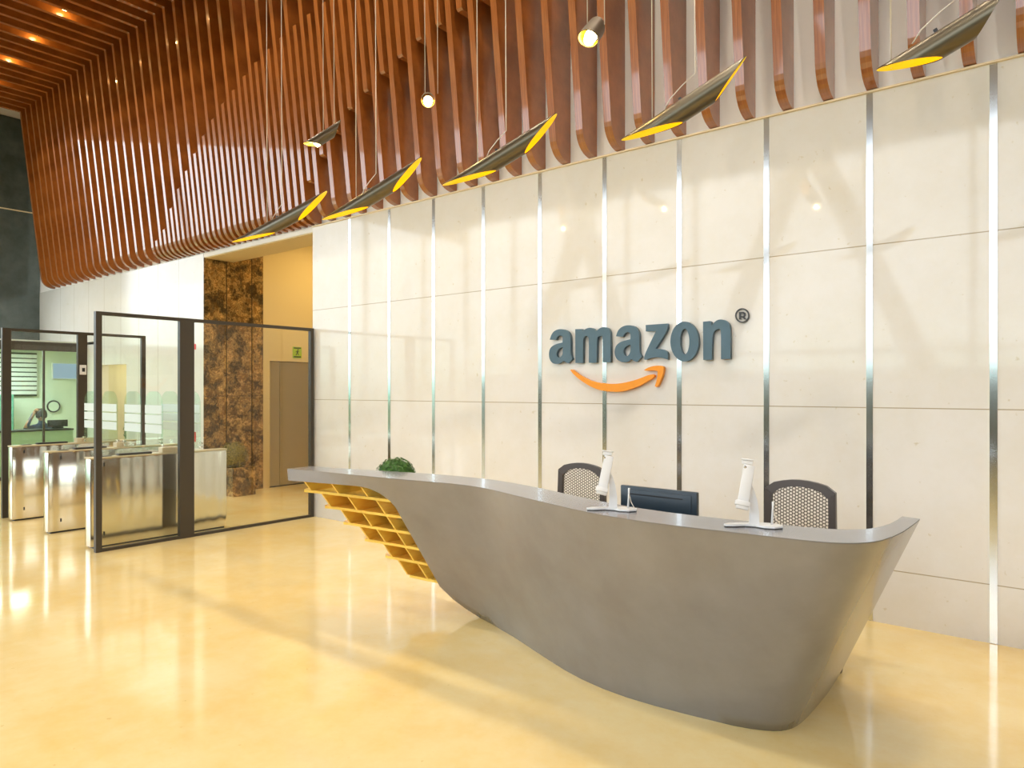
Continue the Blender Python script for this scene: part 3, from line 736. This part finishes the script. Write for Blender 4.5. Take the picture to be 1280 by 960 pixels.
# ---------------------------------------------------------------- turnstiles
def turnstile(X0, lab, rear=True):
    t = thing('turnstile', lab, 'turnstile', (X0, 2.83, 0), 0, 'stainless turnstiles in a row')
    w = .14; Lh = 1.45
    b = MB(); b.box((0, 0, .015), (w, Lh, .90), .012); b.build('body', M['steel'], t, 'auto')
    MB().box((.006, .03, 0), (w-.006, Lh-.03, .02)).build('plinth', M['black'], t)
    b = MB(); b.box((-.004, -.004, .90), (w+.004, Lh+.004, .915), .003); b.build('lid', M['steeltop'], t)
    MB().box((.03, .28, .9155), (w-.03, .62, .935), .006).build('reader_pad', M['black'], t)
    MB().box((.035, .12, .9155), (w-.035, .22, .921), .002).build('indicator', M['black'], t)
    MB().box((.02, .72, .9155), (w-.02, .92, .97), .006).build('flap_housing', M['steeltop'], t)
    for z in (.84, .14):
        MB().box((w, .12, z-.018), (w+.003, .135, z+.018)).build('lock', M['black'], t)
    return t
turnstile(-7.835, 'stainless turnstile cabinet right behind the tall glass partition')
turnstile(-9.0, 'stainless turnstile cabinet in the middle, left of the tall glass partition')
turnstile(-10.2, 'stainless turnstile cabinet at the far left beside the dark post')
def flap(x0, x1, Y, lab):
    side = 0 if min(abs(x0-q) for q in (-8.86, -10.06)) < .05 else 1
    t = thing('gate_flap', lab, 'gate flap', (x0, Y, .92), 0, 'glass gate flaps between the turnstiles')
    w = x1-x0; hh = .66; r = min(.16, w*.45)
    def arc(cx, cz, a0, a1): return [(cx+r*math.cos(a0+(a1-a0)*k/8), cz+r*math.sin(a0+(a1-a0)*k/8)) for k in range(9)]
    poly = [(0, 0), (w, 0)]+arc(w-r, hh-r, 0, PI/2)+arc(r, hh-r, PI/2, PI)
    MB().prism(poly, 'y', -.005, .005).build('glass_pane', M['glassgreen'], t)
    b = MB()
    for z in (.41, .30, .19): b.box((.012, -.0065, z), (w-.012, -.0055, z+.095))
    b.build('white_band', M['stripe'], t)
    e = {0: -.04, 1: w-.02}[side]
    for z in (.01, .05): MB().box((e, -.012, z), (e+.06, .012, z+.025), .002).build('hinge', M['steel'], t)
    return t
flap(-8.83, -8.38, 3.62, 'glass gate flap with white bands beside the middle turnstile, front set')
flap(-8.29, -7.86, 3.62, 'glass gate flap with white bands beside the turnstile nearest the tall partition, front set')
flap(-10.03, -9.57, 3.62, 'glass gate flap with white bands next to the far left turnstile, front set')
flap(-9.48, -9.03, 3.62, 'glass gate flap with white bands just left of the middle turnstile, front set')
flap(-8.83, -8.38, 4.05, 'glass gate flap with white bands beside the middle turnstile, rear set')
flap(-8.29, -7.86, 4.05, 'glass gate flap with white bands beside the turnstile nearest the tall partition, rear set')
# ---------------------------------------------------------------- glazed office at the far left
XO = -14.7
b = MB()
b.box((XO-.06, 1.0, 2.31), (XO, 5.30, 2.47)); b.box((XO-.05, 1.0, 0), (XO, 5.30, .06))
for y in (1.0, 2.6, 4.62, 5.26): b.box((XO-.05, y, 0), (XO, y+.03, 2.31))
struct(b.build('window_1', M['brownmetal']), 'dark frame of the glazed office front')
struct(MB().box((XO-.03, 1.03, .06), (XO-.02, 5.26, 2.31)).build('window_2', M['glassgreen']), 'office front glass')
b = MB(); b.box((XL+.0, 1.0, 0), (XL+.08, 7.0, 2.45)); b.box((XL, .95, 0), (XO, 1.0, 2.45)); b.box((XL, .95, 2.45), (XO-.06, D, 2.5)); b.box((XL, D, 2.45), (-14.1, 7.0, 2.5))
b.box((XL+.08, 6.9, 0), (-14.1, 7.0, 2.44))
struct(b.build('wall_office', M['officewall']), 'pale green office walls')
# louvre blind
t = thing('louvre_blind', 'white louvre blind with dark gaps on the office wall', 'blind', (XL+.13, 4.0, 1.42))
for k in range(9):
    MB().box((0, 0, .08+k*.095), (.02, 1.25, .08+k*.095+.072)).build('slat', M['white'], t)
MB().box((-.012, 0, .04), (-.006, 1.25, .95)).build('backing', M['darkolive'], t)
t = thing('wall_screen', 'pale blue display screen on the office wall above the clock', 'screen', (XL+.12, 5.24, 1.80))
ya, yb_ = atX(65, 464, -17.1)[1], atX(97, 464, -17.1)[1]; za, zb_ = atX(80, 474, -17.1)[2], atX(80, 454, -17.1)[2]
t.location = (-17.1, ya, za)
MB().box((-.02, 0, 0), (.03, yb_-ya, zb_-za), .005).build('housing', M['white'], t)
MB().box((.03, .012, .012), (.0315, yb_-ya-.012, zb_-za-.012)).build('display', M['screen'], t)
pc = atX(67, 508, -17.08)
t = thing('wall_clock', 'round dark-rimmed wall clock above the office counter', 'clock', (pc[0], pc[1], pc[2]), PI/2)
rr = .115
MB().tube([(rr*math.cos(2*PI*k/28), 0, rr*math.sin(2*PI*k/28)) for k in range(28)], .016, 8, closed=True).build('rim', M['black'], t, True)
b = MB(); b.prism([(rr*math.cos(2*PI*k/28), rr*math.sin(2*PI*k/28)) for k in range(28)], 'y', -.006, .002); b.build('face', M['officewall'], t)
t = thing('storage_cabinet', 'teal storage cabinet standing against the office wall', 'cabinet', (-16.75, 4.0, 0))
MB().box((-.3, 0, .05), (.1, .72, 1.5), .005).build('body', M['tealpanel'], t)
MB().box((.10, .01, .06), (.115, .355, 1.48), .003).build('door', M['tealpanel'], t)
MB().box((.10, .365, .06), (.115, .71, 1.48), .003).build('door', M['tealpanel'], t)
t = thing('office_counter', 'pale green counter with a dark top edge in front of the seated person', 'counter', (-14.95, 3.0, 0))
MB().box((-.10, 0, .0), (0, 2.2, .83)).build('front_panel', M['greenpanel'], t)
MB().box((-.45, 0, .83), (.03, 2.2, .86), .004).build('worktop', M['black'], t)
t = thing('computer_monitor', 'dark monitor on the office counter to the right of the seated person', 'monitor', (-15.2, 5.02, .86), math.radians(0))
MB().box((-.02, -.17, .03), (.01, .17, .16), .004).build('housing', M['black'], t)
MB().box((-.07, -.08, 0), (.06, .08, .03), .004).build('stand', M['black'], t)
# person sitting behind the office counter
def person():
    px = -15.62
    hd = Vector(atX(52, 519, px)); hy, hz = hd.y, hd.z
    t = thing('person', 'seated person in a navy shirt behind the office counter, one hand raised to the head', 'person', (px, hy, 0))
    J = [(0,0,.50),(0,0,.70),(0,0,.95-.05),(0,0,.985-.04),(0,0,hz-.07),(0,0,hz+.0),
         (0,-.17,.86),(.10,-.30,.84),(.05,-.22,1.0),(.0,-.12,hz+.06),
         (0,.17,.86),(.05,.22,.66),(.28,.16,.62),
         (.02,-.09,.50),(.40,-.10,.50),(.42,-.10,.06),(.50,-.10,.04),
         (.02,.09,.50),(.40,.10,.50),(.42,.10,.06),(.50,.10,.04)]
    R = [.14,.15,.13,.055,.055,.05, .065,.045,.036,.028, .065,.045,.03, .09,.065,.045,.035, .09,.065,.045,.035]
    E = [(0,1),(1,2),(2,3),(3,4),(4,5),(2,6),(6,7),(7,8),(8,9),(2,10),(10,11),(11,12),(0,13),(13,14),(14,15),(15,16),(0,17),(17,18),(18,19),(19,20)]
    me = bpy.data.meshes.new('body'); me.from_pydata(J, E, []); me.materials.append(M['shirt'])
    o = bpy.data.objects.new('body', me); COL.objects.link(o); o.parent = t
    sk = o.modifiers.new('skin', 'SKIN'); o.modifiers.new('sub', 'SUBSURF').levels = 1
    for v, r in zip(me.skin_vertices[0].data, R): v.radius = (r, r)
    me.skin_vertices[0].data[0].use_root = True
    for p in me.polygons: p.use_smooth = True
    # head with face turned into the office
    b = MB(); bmesh.ops.create_uvsphere(b.bm, u_segments=20, v_segments=14, radius=.1)
    for v in b.bm.verts:
        c = v.co; c.z *= 1.22; c.y *= .84
        if c.z < -.02: c.x += .012*(1 if c.x > 0 else -.3); c.y *= 1-.25*min(1, (-c.z-.02)/.1)
        if c.x > .085 and abs(c.y) < .022 and -.04 < c.z < .02: c.x += .02
    b.xform(Matrix.Translation((0, 0, hz)) @ Matrix.Rotation(math.radians(150), 4, 'Z'))
    b.build('head', M['skin'], t, True)
    b = MB(); bmesh.ops.create_uvsphere(b.bm, u_segments=20, v_segments=14, radius=.108)
    for v in b.bm.verts:
        c = v.co; c.z *= 1.2; c.y *= .88
    bmesh.ops.delete(b.bm, geom=[v for v in b.bm.verts if (v.co.x > .03 and v.co.z < .055) or v.co.z < -.075], context='VERTS')
    b.xform(Matrix.Translation((-.004, 0, hz+.005)) @ Matrix.Rotation(math.radians(150), 4, 'Z'))
    b.build('hair', M['hair'], t, True)
    # forearm skin and hand with fingers
    hp = Vector((.0, -.115, hz+.065)); el = Vector((.09, -.29, .86))
    MB().tube([el, (el*2+hp)/3+Vector((0,-.01,0)), hp], [.043, .036, .026], 12).build('forearm', M['skin'], t, True)
    b = MB(); b.tube([hp, hp+Vector((0, .03, .035)), hp+Vector((0, .055, .05))], [.028, .036, .03], 10)
    for k in range(4):
        s = hp+Vector((-.03+.02*k, .045, .05)); b.tube([s, s+Vector((0, .03, .012)), s+Vector((0, .055-.004*abs(k-1.5), .004))], [.009, .008, .006], 6)
    s = hp+Vector((.03, .02, .03)); b.tube([s, s+Vector((.015, .025, -.005)), s+Vector((.015, .045, -.01))], [.010, .009, .007], 6)
    b.build('hand', M['skin'], t, True)
person()
t = thing('office_stool', 'dark stool under the seated person', 'stool', (-15.62, 4.9, 0))
t.location = (-15.62, atX(52, 519, -15.62)[1], 0)
MB().lathe([(.17, .32), (.19, .34), (.19, .37), (.17, .385)]).build('seat', M['fabric'], t, 'auto')
MB().tube([(0, 0, .03), (0, 0, .33)], .025, 10).lathe([(.16, 0), (.16, .02), (.03, .04)]).build('pedestal', M['black'], t, 'auto')
# plants and lobby things
pp = atY(290, 546, 5.9)
t = thing('potted_shrub', 'round olive shrub in a brown marble planter box by the marble wall', 'potted plant', (-9.93, 5.63, 0), 0)
b = MB(); b.box((-.22, -.10, 0), (.16, .27, .43), .006); b.build('planter', M['emperador'], t)
b = MB(); 
bmesh.ops.create_icosphere(b.bm, subdivisions=3, radius=.165, matrix=Matrix.Translation((-.03, .02, .60)))
for k in range(1500):
    u = random.uniform(-1, 1); a = random.uniform(0, 2*PI); q = math.sqrt(1-u*u)
    nrm = Vector((q*math.cos(a), q*math.sin(a), u)); p = nrm*.2*random.uniform(.8, 1.12)+Vector((-.03, .02, .60))
    t1 = nrm.orthogonal().normalized(); t1.rotate(Matrix.Rotation(random.uniform(0, 6.3), 3, nrm)); t2 = (nrm.cross(t1)+nrm*random.uniform(-.7, .7)).normalized(); s = .018
    b.bm.faces.new([b.bm.verts.new(p-t1*s), b.bm.verts.new(p-t2*s*.6), b.bm.verts.new(p+t1*s), b.bm.verts.new(p+t2*s*.6)])
b.build('foliage', M['leafbrown'], t)
ball('potted_plant', 'low green bush in a tan pot inside the side doorway', (-13.35, 5.85, 0), .36, M['leaf'], M['ceramic'], .55, .22)
# exit sign above the lift door
t = thing('exit_sign', 'small green exit sign with a running figure above the lift door', 'sign', (-10.258, 6.96, 2.13))
MB().box((0, -.085, 0), (.012, .085, .19), .002).build('panel', M['exitgreen'], t)
b = MB()
for z0, z1 in ((.012, .034), (.160, .180)): b.box((.012, -.07, z0), (.0135, .07, z1))
b.build('text_band', M['darkolive'], t)
def yz(b, pts): b.prism(pts, 'x', .012, .0138)
b = MB(); yz(b, [(.012+.012*math.cos(k), .142+.012*math.sin(k)) for k in [2*PI*i/12 for i in range(12)]])
yz(b, [(-.015,.125),(.015,.125),(.012,.085),(-.012,.085)]); yz(b, [(.0,.09),(.014,.088),(.03,.05),(.018,.048)]); yz(b, [(-.012,.09),(.002,.088),(-.018,.046),(-.032,.05)])
yz(b, [(.012,.122),(.016,.112),(.036,.104),(.036,.112)]); yz(b, [(-.012,.122),(-.016,.112),(-.034,.098),(-.036,.106)])
b.build('running_figure', M['darkolive'], t)
# red safety stickers on the pale wall
for z, hh, lab in ((2.215, .085, 'upper red safety sticker on the pale wall beside the marble'), (.80, .15, 'lower red safety sticker on the pale wall beside the marble')):
    o = MB().box((-10.66, D-.006, z), (-10.50, D-.001, z+hh)).build('safety_sticker', M['redsticker']); tag(o, lab, 'sticker', 'red safety stickers')
# lobby lamp
def arealamp(name, loc, size, e, col, rot=(0,0,0)):
    l = bpy.data.lights.new(name, 'AREA'); l.shape = 'RECTANGLE'; l.size = size[0]; l.size_y = size[1]; l.energy = e; l.color = col
    o = bpy.data.objects.new(name, l); COL.objects.link(o); o.location = loc; o.rotation_euler = rot; return o
t = thing('lobby_downlight', 'recessed warm ceiling panel inside the lift lobby', 'ceiling light', (-9.0, 7.4, 4.18))
MB().box((-.5, -.5, 0), (.5, .5, .02)).build('diffuser', emis('warm_panel', (1,.80,.42), 4), t)
o = arealamp('lobby_glow', (0, 0, -.02), (1, 1), 55, (1,.70,.28)); o.parent = t
t = thing('plaster_fill_light', 'added warm light strip above the view that brightens the plaster wall', 'ceiling light', (-2.0, 5.28, 7.47))  # unseen strip, added to brighten the plaster between the fins
MB().box((-6.5, -.04, 0), (3.5, .04, .03)).build('housing', M['white'], t)
o = arealamp('plaster_fill_glow', (-1.5, 0, -.01), (10, .07), 420, (1,.90,.76)); o.parent = t
t = thing('office_downlight', 'recessed cool ceiling panel inside the glazed office', 'ceiling light', (-15.9, 3.9, 2.43))
MB().box((-.4, -.8, 0), (.4, .8, .015)).build('diffuser', emis('cool_panel', (.9,1,.92), 3), t)
o = arealamp('office_glow', (0, 0, -.02), (.8, 1.6), 130, (.92,1,.9)); o.parent = t
t = thing('corridor_downlight', 'recessed warm ceiling panel in the corridor', 'ceiling light', (-13.45, 6.5, 2.48))
MB().box((-.2, -.2, 0), (.2, .2, .015)).build('diffuser', emis('corridor_panel', (1,.88,.6), 3), t)
o = arealamp('corridor_glow', (0, 0, -.02), (.4, .4), 40, (1,.88,.62)); o.parent = t
# ---------------------------------------------------------------- world: hazy bright sky over a dull green-grey street
w = bpy.data.worlds.new('sky'); SC.world = w; w.use_nodes = True; nt = w.node_tree; nt.nodes.clear()
N = nt.nodes.new; L = nt.links.new
tc = N('ShaderNodeTexCoord'); sep = N('ShaderNodeSeparateXYZ'); L(tc.outputs['Generated'], sep.inputs[0])
cr = N('ShaderNodeValToRGB'); e = cr.color_ramp.elements
e[0].position = .46; e[0].color = (.10,.09,.06,1); e[1].position = .56; e[1].color = (.83,.92,1,1)
x1 = e.new(.50); x1.color = (.16,.24,.20,1); x2 = e.new(.515); x2.color = (.45,.60,.56,1)
mr = N('ShaderNodeMapRange'); mr.inputs[1].default_value = -1; mr.inputs[2].default_value = 1
L(sep.outputs['Z'], mr.inputs[0]); L(mr.outputs[0], cr.inputs[0])
bg = N('ShaderNodeBackground'); bg.inputs[1].default_value = 7.5; L(cr.outputs[0], bg.inputs[0])
out = N('ShaderNodeOutputWorld'); L(bg.outputs[0], out.inputs[0])
# ---------------------------------------------------------------- camera
cam = bpy.data.cameras.new('camera'); cam.sensor_width = 36; cam.lens = F*36/1280; cam.shift_y = (CY-480)/1280; cam.clip_end = 100
co = bpy.data.objects.new('camera', cam); COL.objects.link(co); co.location = (0, 0, H)
co.rotation_euler = (PI/2, 0, TH); SC.camera = co
SC.view_settings.view_transform = 'Standard'; SC.view_settings.look = 'None'; SC.view_settings.gamma = 1; SC.view_settings.use_curve_mapping = False
SC.view_settings.exposure = -.82
SC.cycles.use_denoising = True
SC.cycles.max_bounces = 10; SC.cycles.diffuse_bounces = 5; SC.cycles.glossy_bounces = 5; SC.cycles.transparent_max_bounces = 16
SC.cycles.sample_clamp_indirect = 6
